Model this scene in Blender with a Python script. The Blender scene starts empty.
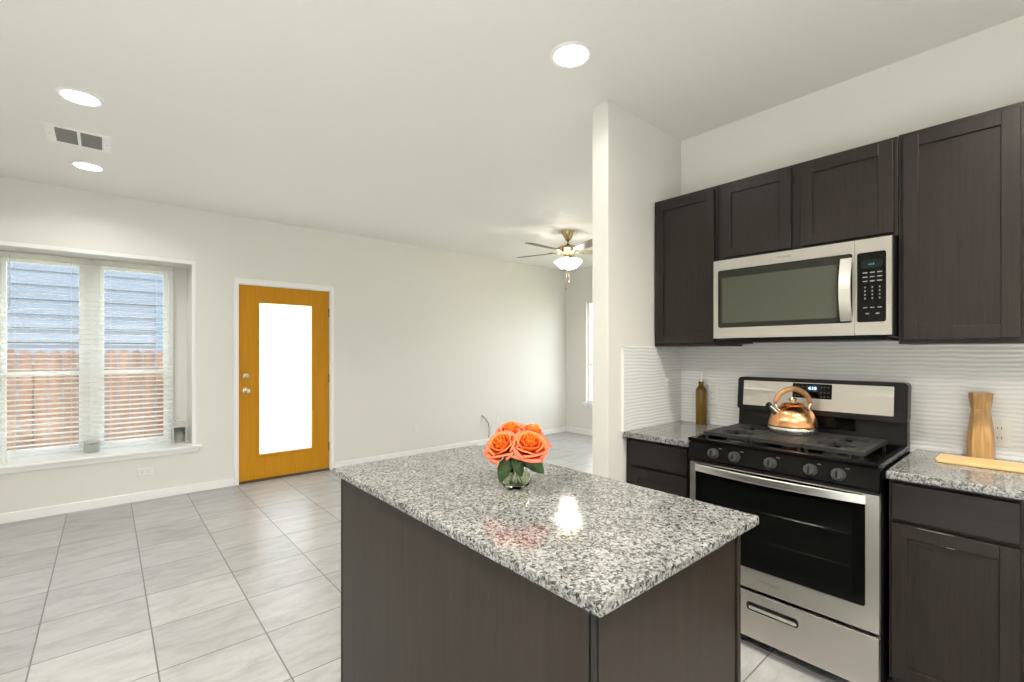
import bpy, bmesh, math, random
from mathutils import Vector, Matrix
random.seed(7)
PI = math.pi
S = bpy.context.scene
COL = S.collection

# ------------------------------------------------------------------ camera, world, exposure
H = 2.735                      # ceiling height
EYE = 1.35
cam = bpy.data.cameras.new('camera'); cam_o = bpy.data.objects.new('camera', cam); COL.objects.link(cam_o)
cam.sensor_width = 36.0; cam.sensor_fit = 'HORIZONTAL'
cam.lens = 467.1 / 1024 * 36.0
cam.shift_y = 11.08 / 1024
cam.clip_start = 0.05; cam.clip_end = 200
AZ = 0.85615
cam_o.location = (0, 0, EYE)
cam_o.rotation_euler = (PI / 2, 0, AZ - PI / 2)
S.camera = cam_o
FW = Vector((math.cos(AZ), math.sin(AZ), 0)); RT = Vector((math.sin(AZ), -math.cos(AZ), 0))

w = bpy.data.worlds.new('sky'); S.world = w; w.use_nodes = True
nt = w.node_tree; bg = nt.nodes['Background']
bg.inputs[0].default_value = (0.86, 0.93, 1.0, 1); bg.inputs[1].default_value = 5.0

sun = bpy.data.lights.new('sun', 'SUN'); sun.energy = 16.0; sun.angle = math.radians(1.0); sun.color = (1, .97, .92)
sun_o = bpy.data.objects.new('sun', sun); COL.objects.link(sun_o); sun_o.location = (-6, 0, 8)
sun_o.rotation_euler = Vector((.50, .10, -.86)).to_track_quat('-Z', 'Y').to_euler()

S.view_settings.view_transform = 'Standard'; S.view_settings.look = 'None'
S.view_settings.gamma = 1; S.view_settings.use_curve_mapping = False
S.view_settings.exposure = 0.66

LAMP_W = 8.0      # each recessed downlight
FAN_W = 2.5       # each bulb of the fan light
WARM = (1.0, 0.95, 0.87)

# ------------------------------------------------------------------ materials
def mat(name, base=(.8, .8, .8), rough=.5, metal=0.0, spec=.5, **kw):
    m = bpy.data.materials.new(name); m.use_nodes = True
    b = m.node_tree.nodes['Principled BSDF']
    b.inputs['Base Color'].default_value = (*base, 1); b.inputs['Roughness'].default_value = rough
    b.inputs['Metallic'].default_value = metal; b.inputs['Specular IOR Level'].default_value = spec
    for k, v in kw.items(): b.inputs[k.replace('_', ' ')].default_value = v
    return m
def N(m, t, **kw):
    n = m.node_tree.nodes.new(t)
    for k, v in kw.items():
        if hasattr(n, k) and not k.startswith('i_'): setattr(n, k, v)
    return n
def LK(m, a, b): m.node_tree.links.new(a, b)
def P(m): return m.node_tree.nodes['Principled BSDF']
def coords(m, scale=(1, 1, 1), rot=(0, 0, 0), loc=(0, 0, 0)):
    g = N(m, 'ShaderNodeNewGeometry'); mp = N(m, 'ShaderNodeMapping')
    mp.inputs['Scale'].default_value = scale; mp.inputs['Rotation'].default_value = rot; mp.inputs['Location'].default_value = loc
    LK(m, g.outputs['Position'], mp.inputs['Vector']); return mp.outputs['Vector']
def noise(m, vec, scale=5, detail=4, rough=.5, dist=0):
    n = N(m, 'ShaderNodeTexNoise'); n.inputs['Scale'].default_value = scale; n.inputs['Detail'].default_value = detail
    n.inputs['Roughness'].default_value = rough; n.inputs['Distortion'].default_value = dist
    LK(m, vec, n.inputs['Vector']); return n.outputs['Fac']
def ramp(m, fac, stops, interp='LINEAR'):
    r = N(m, 'ShaderNodeValToRGB'); cr = r.color_ramp; cr.interpolation = interp
    while len(cr.elements) < len(stops): cr.elements.new(.5)
    for e, (p, c) in zip(cr.elements, stops): e.position = p; e.color = (*c, 1) if len(c) == 3 else c
    LK(m, fac, r.inputs['Fac']); return r.outputs['Color']
def mix(m, a, b, fac, mode='MIX'):
    x = N(m, 'ShaderNodeMix', data_type='RGBA', blend_type=mode)
    for s, v in ((6, a), (7, b)):
        if isinstance(v, tuple): x.inputs[s].default_value = (*v, 1)
        else: LK(m, v, x.inputs[s])
    if isinstance(fac, (int, float)): x.inputs[0].default_value = fac
    else: LK(m, fac, x.inputs[0])
    return x.outputs[2]
def bump(m, h, strength=.2, dist=.01):
    b = N(m, 'ShaderNodeBump'); b.inputs['Strength'].default_value = strength; b.inputs['Distance'].default_value = dist
    LK(m, h, b.inputs['Height']); LK(m, b.outputs['Normal'], P(m).inputs['Normal'])

M = {}
M['wall'] = m = mat('wall_paint', (.80, .785, .745), .55, spec=.3)
bump(m, noise(m, coords(m), 90, 3), .12, .002)
M['ceiling'] = m = mat('ceiling_paint', (.87, .865, .835), .7, spec=.2)
bump(m, noise(m, coords(m), 60, 4), .15, .002)
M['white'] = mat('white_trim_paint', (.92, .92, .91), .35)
M['white_plastic'] = mat('white_plastic', (.82, .81, .78), .4)
M['grey_dark'] = mat('dark_slot', (.05, .05, .05), .6)

# porcelain floor tile: square grid, cloudy streaks along the window wall
M['floor'] = m = mat('grey_porcelain_tile', (.5, .5, .5), .33)
v = coords(m, loc=(.25, -.002 * 1, 0))
br = N(m, 'ShaderNodeTexBrick'); br.offset = 0; br.squash = 1
br.inputs['Scale'].default_value = 1; br.inputs['Brick Width'].default_value = .4145; br.inputs['Row Height'].default_value = .411
br.inputs['Mortar Size'].default_value = .0032; br.inputs['Mortar Smooth'].default_value = .1; br.inputs['Bias'].default_value = 0
br.inputs['Color1'].default_value = (0, 0, 0, 1); br.inputs['Color2'].default_value = (1, 1, 1, 1); br.inputs['Mortar'].default_value = (.5, .5, .5, 1)
LK(m, v, br.inputs['Vector'])
st = noise(m, coords(m, (1.6, 4.2, 1)), 2.4, 8, .66, .5)
st2 = noise(m, coords(m, (7, 16, 1), rot=(0, 0, .05)), 3.0, 6, .75, .3)
c = ramp(m, st, [(.30, (.32, .32, .318)), (.5, (.41, .41, .408)), (.68, (.465, .465, .462))])
c = mix(m, c, ramp(m, st2, [(.3, (.90, .90, .90)), (.65, (1.05, 1.05, 1.05))]), .8, 'MULTIPLY')
c = mix(m, c, ramp(m, br.outputs['Color'], [(0, (.86, .86, .865)), (1, (1.10, 1.10, 1.095))]), 1.0, 'MULTIPLY')
c = mix(m, c, (.15, .147, .14), br.outputs['Fac'])
LK(m, c, P(m).inputs['Base Color'])
inv = N(m, 'ShaderNodeMath', operation='SUBTRACT'); inv.inputs[0].default_value = 1; LK(m, br.outputs['Fac'], inv.inputs[1])
bump(m, inv.outputs[0], .4, .002)

# granite
M['granite'] = m = mat('speckled_granite', (.6, .6, .6), .07)
def vor(scale, off):
    n = N(m, 'ShaderNodeTexVoronoi'); n.inputs['Scale'].default_value = scale
    dist = N(m, 'ShaderNodeTexNoise'); dist.inputs['Scale'].default_value = 60; dist.inputs['Detail'].default_value = 3
    cc = coords(m, loc=(off, off, off)); LK(m, cc, dist.inputs['Vector'])
    x = N(m, 'ShaderNodeMix', data_type='VECTOR'); x.inputs[0].default_value = .02
    LK(m, cc, x.inputs[4]); LK(m, dist.outputs['Color'], x.inputs[5])
    LK(m, x.outputs[1], n.inputs['Vector'])
    s = N(m, 'ShaderNodeSeparateColor'); LK(m, n.outputs['Color'], s.inputs[0]); return s.outputs[0]
g1 = ramp(m, vor(185, 0), [(0, (.46, .445, .42)), (.20, (.62, .605, .57)), (.36, (.27, .26, .25)), (.56, (.115, .11, .105)), (.69, (.54, .52, .49)), (.80, (.012, .011, .010)), (.94, (.36, .32, .27))], 'CONSTANT')
g2 = ramp(m, vor(260, 3.3), [(0, (.60, .585, .555)), (.28, (.36, .35, .335)), (.50, (.15, .145, .14)), (.68, (.62, .605, .58)), (.84, (.03, .028, .027))], 'CONSTANT')
g = mix(m, mix(m, g1, g2, .22), (.60, .625, .645), 1.0, 'MULTIPLY')
big = ramp(m, noise(m, coords(m), 14, 3), [(.35, (.86, .86, .86)), (.65, (1.06, 1.06, 1.06))])
LK(m, mix(m, g, big, 1.0, 'MULTIPLY'), P(m).inputs['Base Color'])

# espresso cabinet wood
def wood_dark(name, c0, c1, sc, rough=.36):
    m = mat(name, c0, rough, spec=.30)
    n = noise(m, coords(m, sc), 4, 5, .6, .4)
    LK(m, ramp(m, n, [(.3, c0), (.7, c1)]), P(m).inputs['Base Color'])
    return m
M['cabinet'] = wood_dark('espresso_stained_wood', (.014, .0100, .0085), (.026, .019, .0165), (22, 22, 1.2))
M['cabinet_h'] = wood_dark('espresso_wood_sideways_grain', (.014, .0105, .0095), (.026, .020, .018), (22, 1.2, 22))
M['island_wood'] = wood_dark('espresso_island_panel', (.022, .016, .012), (.036, .027, .021), (9, 9, .7), .40)
M['toe'] = mat('black_toe_kick', (.01, .009, .008), .5)

M['steel'] = m = mat('brushed_stainless', (.60, .575, .53), .35, 1.0)
r_ = noise(m, coords(m, (1, 1, 60)), 9, 3)
LK(m, ramp(m, r_, [(.3, (.30, .30, .30)), (.7, (.34, .34, .34))]), P(m).inputs['Roughness'])
P(m).inputs['Anisotropic'].default_value = .8
tg = N(m, 'ShaderNodeTangent'); tg.direction_type = 'RADIAL'; tg.axis = 'Z'; LK(m, tg.outputs[0], P(m).inputs['Tangent'])
M['steel_satin'] = mat('satin_steel_handle', (.78, .765, .72), .34, 1.0)
M['steel_dull'] = mat('dull_burner_metal', (.30, .30, .29), .45, 1.0)
M['micro_border'] = mat('dark_window_border', (.02, .021, .016), .2, spec=.3)
M['dark_display'] = mat('unlit_display_glass', (.006, .010, .012), .1, spec=.3)
M['steel_bright'] = mat('polished_steel', (.75, .74, .70), .15, 1.0)
M['gloss_black'] = mat('gloss_black_enamel', (.004, .004, .004), .10, spec=.18)
M['satin_black'] = mat('satin_black_enamel', (.010, .010, .0095), .34, spec=.25)
M['iron'] = m = mat('cast_iron_grate', (.030, .030, .029), .5, spec=.35)
bump(m, noise(m, coords(m), 400, 2), .2, .001)
M['knob'] = mat('grey_black_knob', (.045, .045, .044), .38)
M['black_glass'] = m = mat('tinted_black_glass', (.006, .007, .006), .05, spec=.3)
P(m).inputs['Alpha'].default_value = .80
M['micro_glass'] = mat('microwave_window_glass', (.10, .105, .08), .18, .5)
M['button'] = mat('grey_button_print', (.22, .22, .21), .5)
def emit(name, col, s):
    m = mat(name, col, .5); P(m).inputs['Emission Color'].default_value = (*col, 1); P(m).inputs['Emission Strength'].default_value = s; return m
M['led_blue'] = emit('blue_clock_digits', (.45, .75, 1), 2.2)
M['led_window'] = mat('dark_blue_display', (.01, .025, .07), .1)
M['led_teal'] = emit('teal_clock_digits', (.04, .3, .26), .08)
M['lens'] = emit('downlight_lens', (1, .98, .94), 9)
M['shade'] = emit('frosted_lamp_glass', (1, .95, .86), 10)
M['brass'] = mat('antique_brass', (.50, .40, .22), .25, 1.0)
M['brass_light'] = mat('satin_nickel', (.70, .64, .50), .25, 1.0)
M['fan_blade'] = mat('walnut_fan_blade', (.16, .12, .09), .4)

# door paint
M['door'] = m = mat('ochre_door_paint', (.47, .20, .012), .45, spec=.2)
LK(m, ramp(m, noise(m, coords(m, (18, 18, 1)), 3, 4), [(.3, (.55, .245, .010)), (.7, (.63, .285, .014))]), P(m).inputs['Base Color'])
# frosted door pane
M['frost'] = m = bpy.data.materials.new('frosted_glass'); m.use_nodes = True
t = m.node_tree; t.nodes.remove(t.nodes['Principled BSDF'])
tr = t.nodes.new('ShaderNodeBsdfTranslucent'); tr.inputs[0].default_value = (.97, .98, 1, 1)
tp = t.nodes.new('ShaderNodeBsdfTransparent'); gl = t.nodes.new('ShaderNodeBsdfGlossy'); gl.inputs['Roughness'].default_value = .2
m1 = t.nodes.new('ShaderNodeMixShader'); m1.inputs[0].default_value = .12; m2 = t.nodes.new('ShaderNodeMixShader'); m2.inputs[0].default_value = .05
t.links.new(tr.outputs[0], m1.inputs[1]); t.links.new(tp.outputs[0], m1.inputs[2]); t.links.new(m1.outputs[0], m2.inputs[1]); t.links.new(gl.outputs[0], m2.inputs[2])
t.links.new(m2.outputs[0], t.nodes['Material Output'].inputs[0])
# clear window glass
def clear(name, gloss=.06, tint=(.96, .98, .97)):
    m = bpy.data.materials.new(name); m.use_nodes = True
    t = m.node_tree; t.nodes.remove(t.nodes['Principled BSDF'])
    tp = t.nodes.new('ShaderNodeBsdfTransparent'); tp.inputs[0].default_value = (*tint, 1)
    gl = t.nodes.new('ShaderNodeBsdfGlossy'); gl.inputs['Roughness'].default_value = .02
    m1 = t.nodes.new('ShaderNodeMixShader'); m1.inputs[0].default_value = gloss
    t.links.new(tp.outputs[0], m1.inputs[1]); t.links.new(gl.outputs[0], m1.inputs[2]); t.links.new(m1.outputs[0], t.nodes['Material Output'].inputs[0])
    return m
M['glass'] = clear('window_glass')
M['jar_glass'] = clear('jar_glass', .18, (.86, .88, .86))
M['vase_glass'] = mat('vase_glass', (.97, 1, .96), .0); P(M['vase_glass']).inputs['Transmission Weight'].default_value = 1; P(M['vase_glass']).inputs['IOR'].default_value = 1.25
M['water'] = clear('vase_water', .08, (.90, .95, .78))
# blinds: white, slightly see-through to light
M['blind'] = m = mat('white_blind_slat', (.92, .92, .915), .45)
t = m.node_tree; tr = t.nodes.new('ShaderNodeBsdfTranslucent'); tr.inputs[0].default_value = (.9, .9, .88, 1)
mx = t.nodes.new('ShaderNodeMixShader'); mx.inputs[0].default_value = .5
t.links.new(P(m).outputs[0], mx.inputs[1]); t.links.new(tr.outputs[0], mx.inputs[2]); t.links.new(mx.outputs[0], t.nodes['Material Output'].inputs[0])
M['cord'] = mat('blind_cord', (.62, .62, .60), .6)

# backsplash: stacked thin wavy white tile
M['splash'] = m = mat('wavy_white_tile', (.8, .8, .8), .28)
cc = coords(m)
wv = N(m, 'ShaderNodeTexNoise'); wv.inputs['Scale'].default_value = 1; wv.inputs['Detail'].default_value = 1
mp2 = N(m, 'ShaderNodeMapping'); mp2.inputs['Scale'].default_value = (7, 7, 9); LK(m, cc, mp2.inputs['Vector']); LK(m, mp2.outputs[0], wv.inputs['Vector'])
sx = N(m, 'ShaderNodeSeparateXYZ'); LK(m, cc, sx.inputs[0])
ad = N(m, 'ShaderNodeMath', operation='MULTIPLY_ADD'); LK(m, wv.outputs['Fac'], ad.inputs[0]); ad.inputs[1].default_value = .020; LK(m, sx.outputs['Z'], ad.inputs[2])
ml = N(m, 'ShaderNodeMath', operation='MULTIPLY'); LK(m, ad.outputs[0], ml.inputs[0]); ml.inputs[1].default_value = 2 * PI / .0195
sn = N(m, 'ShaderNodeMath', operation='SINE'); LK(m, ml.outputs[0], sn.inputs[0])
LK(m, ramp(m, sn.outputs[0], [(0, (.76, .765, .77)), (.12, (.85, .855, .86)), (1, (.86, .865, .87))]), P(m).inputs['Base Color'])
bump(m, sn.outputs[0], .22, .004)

M['siding'] = mat('blue_grey_siding', (.135, .155, .195), .7, spec=.2)
M['siding_trim'] = mat('blue_grey_trim', (.11, .145, .20), .7, spec=.2)
M['fence'] = m = mat('cedar_fence_board', (.5, .27, .18), .8)
n1 = noise(m, coords(m, (7.3, 1, .6)), 1, 1); n2 = noise(m, coords(m, (30, 30, 3)), 2, 4)
c = mix(m, ramp(m, n1, [(.35, (.095, .042, .028)), (.65, (.165, .082, .056))]), ramp(m, n2, [(.3, (.8, .8, .8)), (.6, (1.05, 1.05, 1.05))]), .8, 'MULTIPLY')
LK(m, c, P(m).inputs['Base Color'])
M['ground'] = m = mat('dry_grass_ground', (.25, .25, .15), .9)
LK(m, ramp(m, noise(m, coords(m), 9, 5), [(.3, (.20, .21, .11)), (.7, (.36, .33, .22))]), P(m).inputs['Base Color'])

M['copper'] = m = mat('brushed_copper', (.86, .44, .20), .22, 1.0); P(m).inputs['Anisotropic'].default_value = .7
M['kettle_wood'] = mat('tan_wood_grain_handle', (.42, .22, .085), .35)
M['oil'] = m = mat('amber_oil_bottle', (.24, .125, .010), .08)
P(m).inputs['Transmission Weight'].default_value = .35
M['bamboo'] = m = mat('pale_bamboo', (.72, .47, .20), .4)
LK(m, ramp(m, noise(m, coords(m, (14, 1.5, 14)), 5, 4), [(.3, (.66, .42, .17)), (.7, (.80, .55, .26))]), P(m).inputs['Base Color'])
M['acacia'] = m = mat('golden_mill_wood', (.45, .27, .10), .33)
LK(m, ramp(m, noise(m, coords(m, (30, 30, 2)), 3, 5), [(.3, (.34, .185, .06)), (.7, (.58, .37, .16))]), P(m).inputs['Base Color'])
M['mill_pale'] = mat('pale_mill_strip', (.68, .46, .22), .35)
M['leaf'] = m = mat('rose_leaf', (.03, .075, .018), .4)
LK(m, ramp(m, noise(m, coords(m), 60, 3), [(.3, (.018, .05, .012)), (.7, (.05, .11, .03))]), P(m).inputs['Base Color'])
M['stem'] = mat('rose_stem', (.06, .13, .03), .5)
M['petal'] = m = mat('rose_petal', (.9, .3, .1), .5)
va = N(m, 'ShaderNodeVertexColor'); va.layer_name = 'tone'; LK(m, va.outputs['Color'], P(m).inputs['Base Color'])
P(m).inputs['Subsurface Weight'].default_value = 0.0
M['candle'] = mat('candle_wax', (.82, .80, .74), .5)
M['candle_lid'] = mat('grey_candle_lid', (.55, .54, .51), .4)
M['lantern'] = mat('grey_lantern_metal', (.62, .62, .60), .45)
M['emblem'] = mat('logo_grey', (.30, .30, .29), .4, .5)

# ------------------------------------------------------------------ mesh helpers
class MB:
    def __init__(s): s.bm = bmesh.new()
    def box(s, a, b, bev=0.0, seg=2):
        x0, x1 = sorted((a[0], b[0])); y0, y1 = sorted((a[1], b[1])); z0, z1 = sorted((a[2], b[2]))
        r = bmesh.ops.create_cube(s.bm, size=1)
        for v in r['verts']:
            v.co = Vector((x0 if v.co.x < 0 else x1, y0 if v.co.y < 0 else y1, z0 if v.co.z < 0 else z1))
        if bev > 0:
            es = list({e for v in r['verts'] for e in v.link_edges})
            bmesh.ops.bevel(s.bm, geom=es, offset=bev, segments=seg, profile=.5, affect='EDGES')
        return s
    def lathe(s, prof, c=(0, 0, 0), n=32, mtx=None, cap=True):
        rings = []
        T = mtx or Matrix.Identity(4); c = Vector(c)
        for r, z in prof:
            rings.append([s.bm.verts.new(T @ Vector((r * math.cos(2 * PI * k / n), r * math.sin(2 * PI * k / n), z)) + c) for k in range(n)])
        for a, b in zip(rings, rings[1:]):
            for k in range(n): s.bm.faces.new((a[k], a[(k + 1) % n], b[(k + 1) % n], b[k]))
        if cap:
            if prof[0][0] > 1e-5: s.bm.faces.new(rings[0][::-1])
            if prof[-1][0] > 1e-5: s.bm.faces.new(rings[-1])
        return s
    def tube(s, pts, rad, n=10, flat=1.0, up=Vector((0, 0, 1)), cap=True):
        pts = [Vector(p) for p in pts]; rings = []
        rads = rad if isinstance(rad, (list, tuple)) else [rad] * len(pts)
        for i, p in enumerate(pts):
            d = (pts[min(i + 1, len(pts) - 1)] - pts[max(i - 1, 0)]).normalized()
            a = d.cross(up);
            if a.length < 1e-4: a = d.cross(Vector((1, 0, 0)))
            a.normalize(); b = a.cross(d).normalized()
            rings.append([s.bm.verts.new(p + a * rads[i] * math.cos(2 * PI * k / n) + b * rads[i] * flat * math.sin(2 * PI * k / n)) for k in range(n)])
        for a, b in zip(rings, rings[1:]):
            for k in range(n): s.bm.faces.new((a[k], a[(k + 1) % n], b[(k + 1) % n], b[k]))
        if cap: s.bm.faces.new(rings[0][::-1]); s.bm.faces.new(rings[-1])
        return s
    def prism(s, poly, axis, a, b):
        def mk(u, v, t):
            return {'x': Vector((t, u, v)), 'y': Vector((u, t, v)), 'z': Vector((u, v, t))}[axis]
        A = [s.bm.verts.new(mk(u, v, a)) for u, v in poly]; B = [s.bm.verts.new(mk(u, v, b)) for u, v in poly]
        n = len(poly); s.bm.faces.new(A[::-1]); s.bm.faces.new(B)
        for k in range(n): s.bm.faces.new((A[k], A[(k + 1) % n], B[(k + 1) % n], B[k]))
        return s
    def build(s, name, material, parent=None, smooth=False, auto=False):
        bmesh.ops.recalc_face_normals(s.bm, faces=s.bm.faces[:])
        me = bpy.data.meshes.new(name)
        if parent is not None:
            off = world_loc(parent); bmesh.ops.translate(s.bm, verts=s.bm.verts[:], vec=-off)
        s.bm.to_mesh(me); s.bm.free()
        if smooth:
            for p in me.polygons: p.use_smooth = True
        o = bpy.data.objects.new(name, me); COL.objects.link(o); me.materials.append(material)
        if auto:
            me.set_sharp_from_angle(angle=math.radians(35))
        if parent is not None: o.parent = parent
        return o
def world_loc(o):
    v = Vector((0, 0, 0))
    while o is not None: v += Vector(o.location); o = o.parent
    return v
def tag(o, label, cat, group=None):
    o['label'] = label; o['category'] = cat
    if group: o['group'] = group
    return o
def thing(name, label, cat, loc, group=None):
    o = bpy.data.objects.new(name, None); COL.objects.link(o); o.location = loc; o.empty_display_size = .05
    return tag(o, label, cat, group)
def struct(name, mb, m, parent=None, **kw):
    o = mb.build(name, m, parent, **kw)
    if parent is None: o['kind'] = 'structure'
    return o
def dup(root, loc, label, group=None):
    r = root.copy(); COL.objects.link(r); r.location = loc; r['label'] = label
    if group: r['group'] = group
    def kids(src, dst):
        for ch in list(src.children):
            c = ch.copy(); COL.objects.link(c); c.parent = dst; kids(ch, c)
    kids(root, r); return r
def rrect(u0, u1, v0, v1, r, n=5):
    pts = []
    for cu, cv, a0 in ((u1 - r, v1 - r, 0), (u0 + r, v1 - r, PI / 2), (u0 + r, v0 + r, PI), (u1 - r, v0 + r, 1.5 * PI)):
        for k in range(n + 1):
            a = a0 + PI / 2 * k / n; pts.append((cu + r * math.cos(a), cv + r * math.sin(a)))
    return pts
def text_mesh(name, txt, size, m, parent, loc, rot, extrude=.0004, align='CENTER'):
    cu = bpy.data.curves.new(name + '_curve', 'FONT'); cu.body = txt; cu.size = size; cu.extrude = extrude; cu.align_x = align; cu.align_y = 'CENTER'
    tmp = bpy.data.objects.new(name + '_tmp', cu); COL.objects.link(tmp); tmp.rotation_euler = rot
    bpy.context.view_layer.update()
    me = bpy.data.meshes.new_from_object(tmp.evaluated_get(bpy.context.evaluated_depsgraph_get()))
    R = Matrix.Rotation(rot[2], 4, 'Z') @ Matrix.Rotation(rot[1], 4, 'Y') @ Matrix.Rotation(rot[0], 4, 'X')
    me.transform(R); me.transform(Matrix.Translation(Vector(loc) - (world_loc(parent) if parent else Vector((0, 0, 0)))))
    bpy.data.objects.remove(tmp); bpy.data.curves.remove(cu)
    me.name = name; me.materials.clear(); me.materials.append(m)
    o = bpy.data.objects.new(name, me); COL.objects.link(o); o.parent = parent; return o

# ------------------------------------------------------------------ room shell
XL, XR, YF, YB = -1.7, 5.91, -2.6, 5.412       # left wall, far right wall, wall behind the camera, window wall
XK, YP = 2.85, 1.590                            # wall behind the range, partition face
PT = .111; XC = 2.077                            # partition thickness and its free end
struct('floor', MB().box((XL - .2, YF - .2, -.12), (XR + .2, YB + .15, 0)), M['floor'])
struct('ceiling', MB().box((XL - .2, YF - .2, H), (XR + .2, YB + .6, H + .12)), M['ceiling'])
NX0, NX1, NZ0, NZ1, NY = -.86, .622, .455, 2.196, 5.80       # window niche
DX0, DX1, DZ = 1.0, 1.945, 2.06                             # door opening
wb = MB(); Y2 = YB + .14
wb.box((XL - .2, YB, 0), (NX0, Y2, H)).box((NX0, YB, 0), (NX1, Y2, NZ0 - .03)).box((NX0, YB, NZ1), (NX1, Y2, H)).box((NX1, YB, 0), (DX0, Y2, H))
wb.box((DX0, YB, DZ), (DX1, Y2, H)).box((DX1, YB, 0), (XR + .2, Y2, H))
wb.box((NX0 - .14, Y2, 0), (NX0, NY + .12, H)).box((NX1, Y2, 0), (NX1 + .14, NY + .12, H)).box((NX0, Y2, NZ1), (NX1, NY + .12, H)).box((NX0, Y2, 0), (NX1, NY + .12, NZ0 - .03))
wb.box((NX0, NY, NZ0 - .03), (-.72, NY + .12, NZ1)).box((.505, NY, NZ0 - .03), (NX1, NY + .12, NZ1))
struct('wall_back', wb, M['wall'])
LY0, LY1, LZ1 = -2.3, .7, 2.15                             # wide glazed patio door in the left wall, unseen; added to let in daylight
struct('wall_left', MB().box((XL - .2, YF, 0), (XL, LY0, H)).box((XL - .2, LY1, 0), (XL, YB, H)).box((XL - .2, LY0, LZ1), (XL, LY1, H)), M['wall'])
pd = MB()
for a_, b_2 in ((LY0, (LY0 + LY1) / 2 + .03), ((LY0 + LY1) / 2 - .03, LY1)):
    pd.box((XL - .09, a_, .02), (XL - .05, a_ + .06, LZ1), .003).box((XL - .09, b_2 - .06, .02), (XL - .05, b_2, LZ1), .003).box((XL - .09, a_, .02), (XL - .05, b_2, .10), .003).box((XL - .09, a_, LZ1 - .06), (XL - .05, b_2, LZ1), .003)
pdo = struct('added_patio_door', pd, M['white'])
MB().box((XL - .072, LY0 + .05, .08), (XL - .068, LY1 - .05, LZ1 - .05)).build('pane', M['glass'], pdo)
struct('wall_front', MB().box((XL, YF - .2, 0), (XK + .2, YF, H)), M['wall'])
struct('wall_kitchen', MB().box((XK, YF, 0), (XK + .12, YP, H)), M['wall'])
struct('wall_partition', MB().box((XC, YP, 0), (XR, YP + PT, H), .004), M['wall'])
FWY0, FWY1, FWZ0, FWZ1 = 3.95, 4.965, .53, 2.17            # far right window
wr = MB()
wr.box((XR, YP + PT, 0), (XR + .14, FWY0, H)).box((XR, FWY1, 0), (XR + .14, YB, H)).box((XR, FWY0, 0), (XR + .14, FWY1, FWZ0)).box((XR, FWY0, FWZ1), (XR + .14, FWY1, H))
struct('wall_right', wr, M['wall'])

# baseboards
def baseb(name, a, b):
    o = struct(name, MB().box(a, b, .003), M['white']); return o
baseb('baseboard_left', (XL, YF, 0), (XL + .014, YB, .078))
baseb('baseboard_back', (XL, YB - .014, 0), (DX0 - .03, YB, .078))
baseb('baseboard_back', (DX1 + .03, YB - .014, 0), (XR, YB, .078))
baseb('baseboard_right', (XR - .014, YP + PT, 0), (XR, YB - .014, .09))
baseb('baseboard_partition', (XC - .012, YP + PT, 0), (XR - .014, YP + PT + .014, .078))

# bright strip painting the lit bullnose round the niche, and the sill
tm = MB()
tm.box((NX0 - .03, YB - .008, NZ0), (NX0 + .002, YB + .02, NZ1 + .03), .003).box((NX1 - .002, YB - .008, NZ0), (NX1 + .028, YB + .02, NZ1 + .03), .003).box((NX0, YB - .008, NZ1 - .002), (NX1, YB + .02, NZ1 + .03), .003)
struct('lit_niche_edge', tm, M['white'])
sl = MB()
sl.box((NX0 - .06, YB - .045, NZ0 - .024), (NX1 + .075, YB + .03, NZ0), .006).box((NX0, YB + .02, NZ0 - .024), (NX1, NY, NZ0))
sl.box((NX0 - .04, YB - .018, NZ0 - .066), (NX1 + .05, YB, NZ0 - .024), .004)
struct('trim_2', sl, M['white'])

# twin double-hung window
def rect_frame(mb, x0, x1, z0, z1, y0, y1, t, bev=.004):
    mb.box((x0, y0, z0), (x0 + t, y1, z1), bev).box((x1 - t, y0, z0), (x1, y1, z1), bev)
    mb.box((x0 + t, y0, z0), (x1 - t, y1, z0 + t), bev).box((x0 + t, y0, z1 - t), (x1 - t, y1, z1), bev); return mb
wf = MB(); WZ1 = NZ1 - .005
wf.box((-.72, NY - .03, NZ0), (-.68, NY + .08, WZ1), .003).box((.465, NY - .03, NZ0), (.505, NY + .08, WZ1), .003).box((-.155, NY - .03, NZ0), (-.055, NY + .08, WZ1), .003)
wf.box((-.68, NY - .02, WZ1 - .03), (.465, NY + .08, WZ1)).box((-.68, NY - .02, NZ0), (.465, NY + .08, NZ0 + .02))
win = struct('window_1', wf, M['white'])
for x0, x1 in ((-.68, -.155), (-.055, .465)):
    for z0, z1, dy in ((NZ0 + .02, 1.175, 0), (1.14, WZ1 - .03, .025)):
        sash = rect_frame(MB(), x0, x1, z0, z1, NY - .005 + dy, NY + .02 + dy, .036).build('sash', M['white'], win)
        MB().box((x0 + .03, NY + .006 + dy, z0 + .03), (x1 - .03, NY + .010 + dy, z1 - .03)).build('pane', M['glass'], sash)

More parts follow.
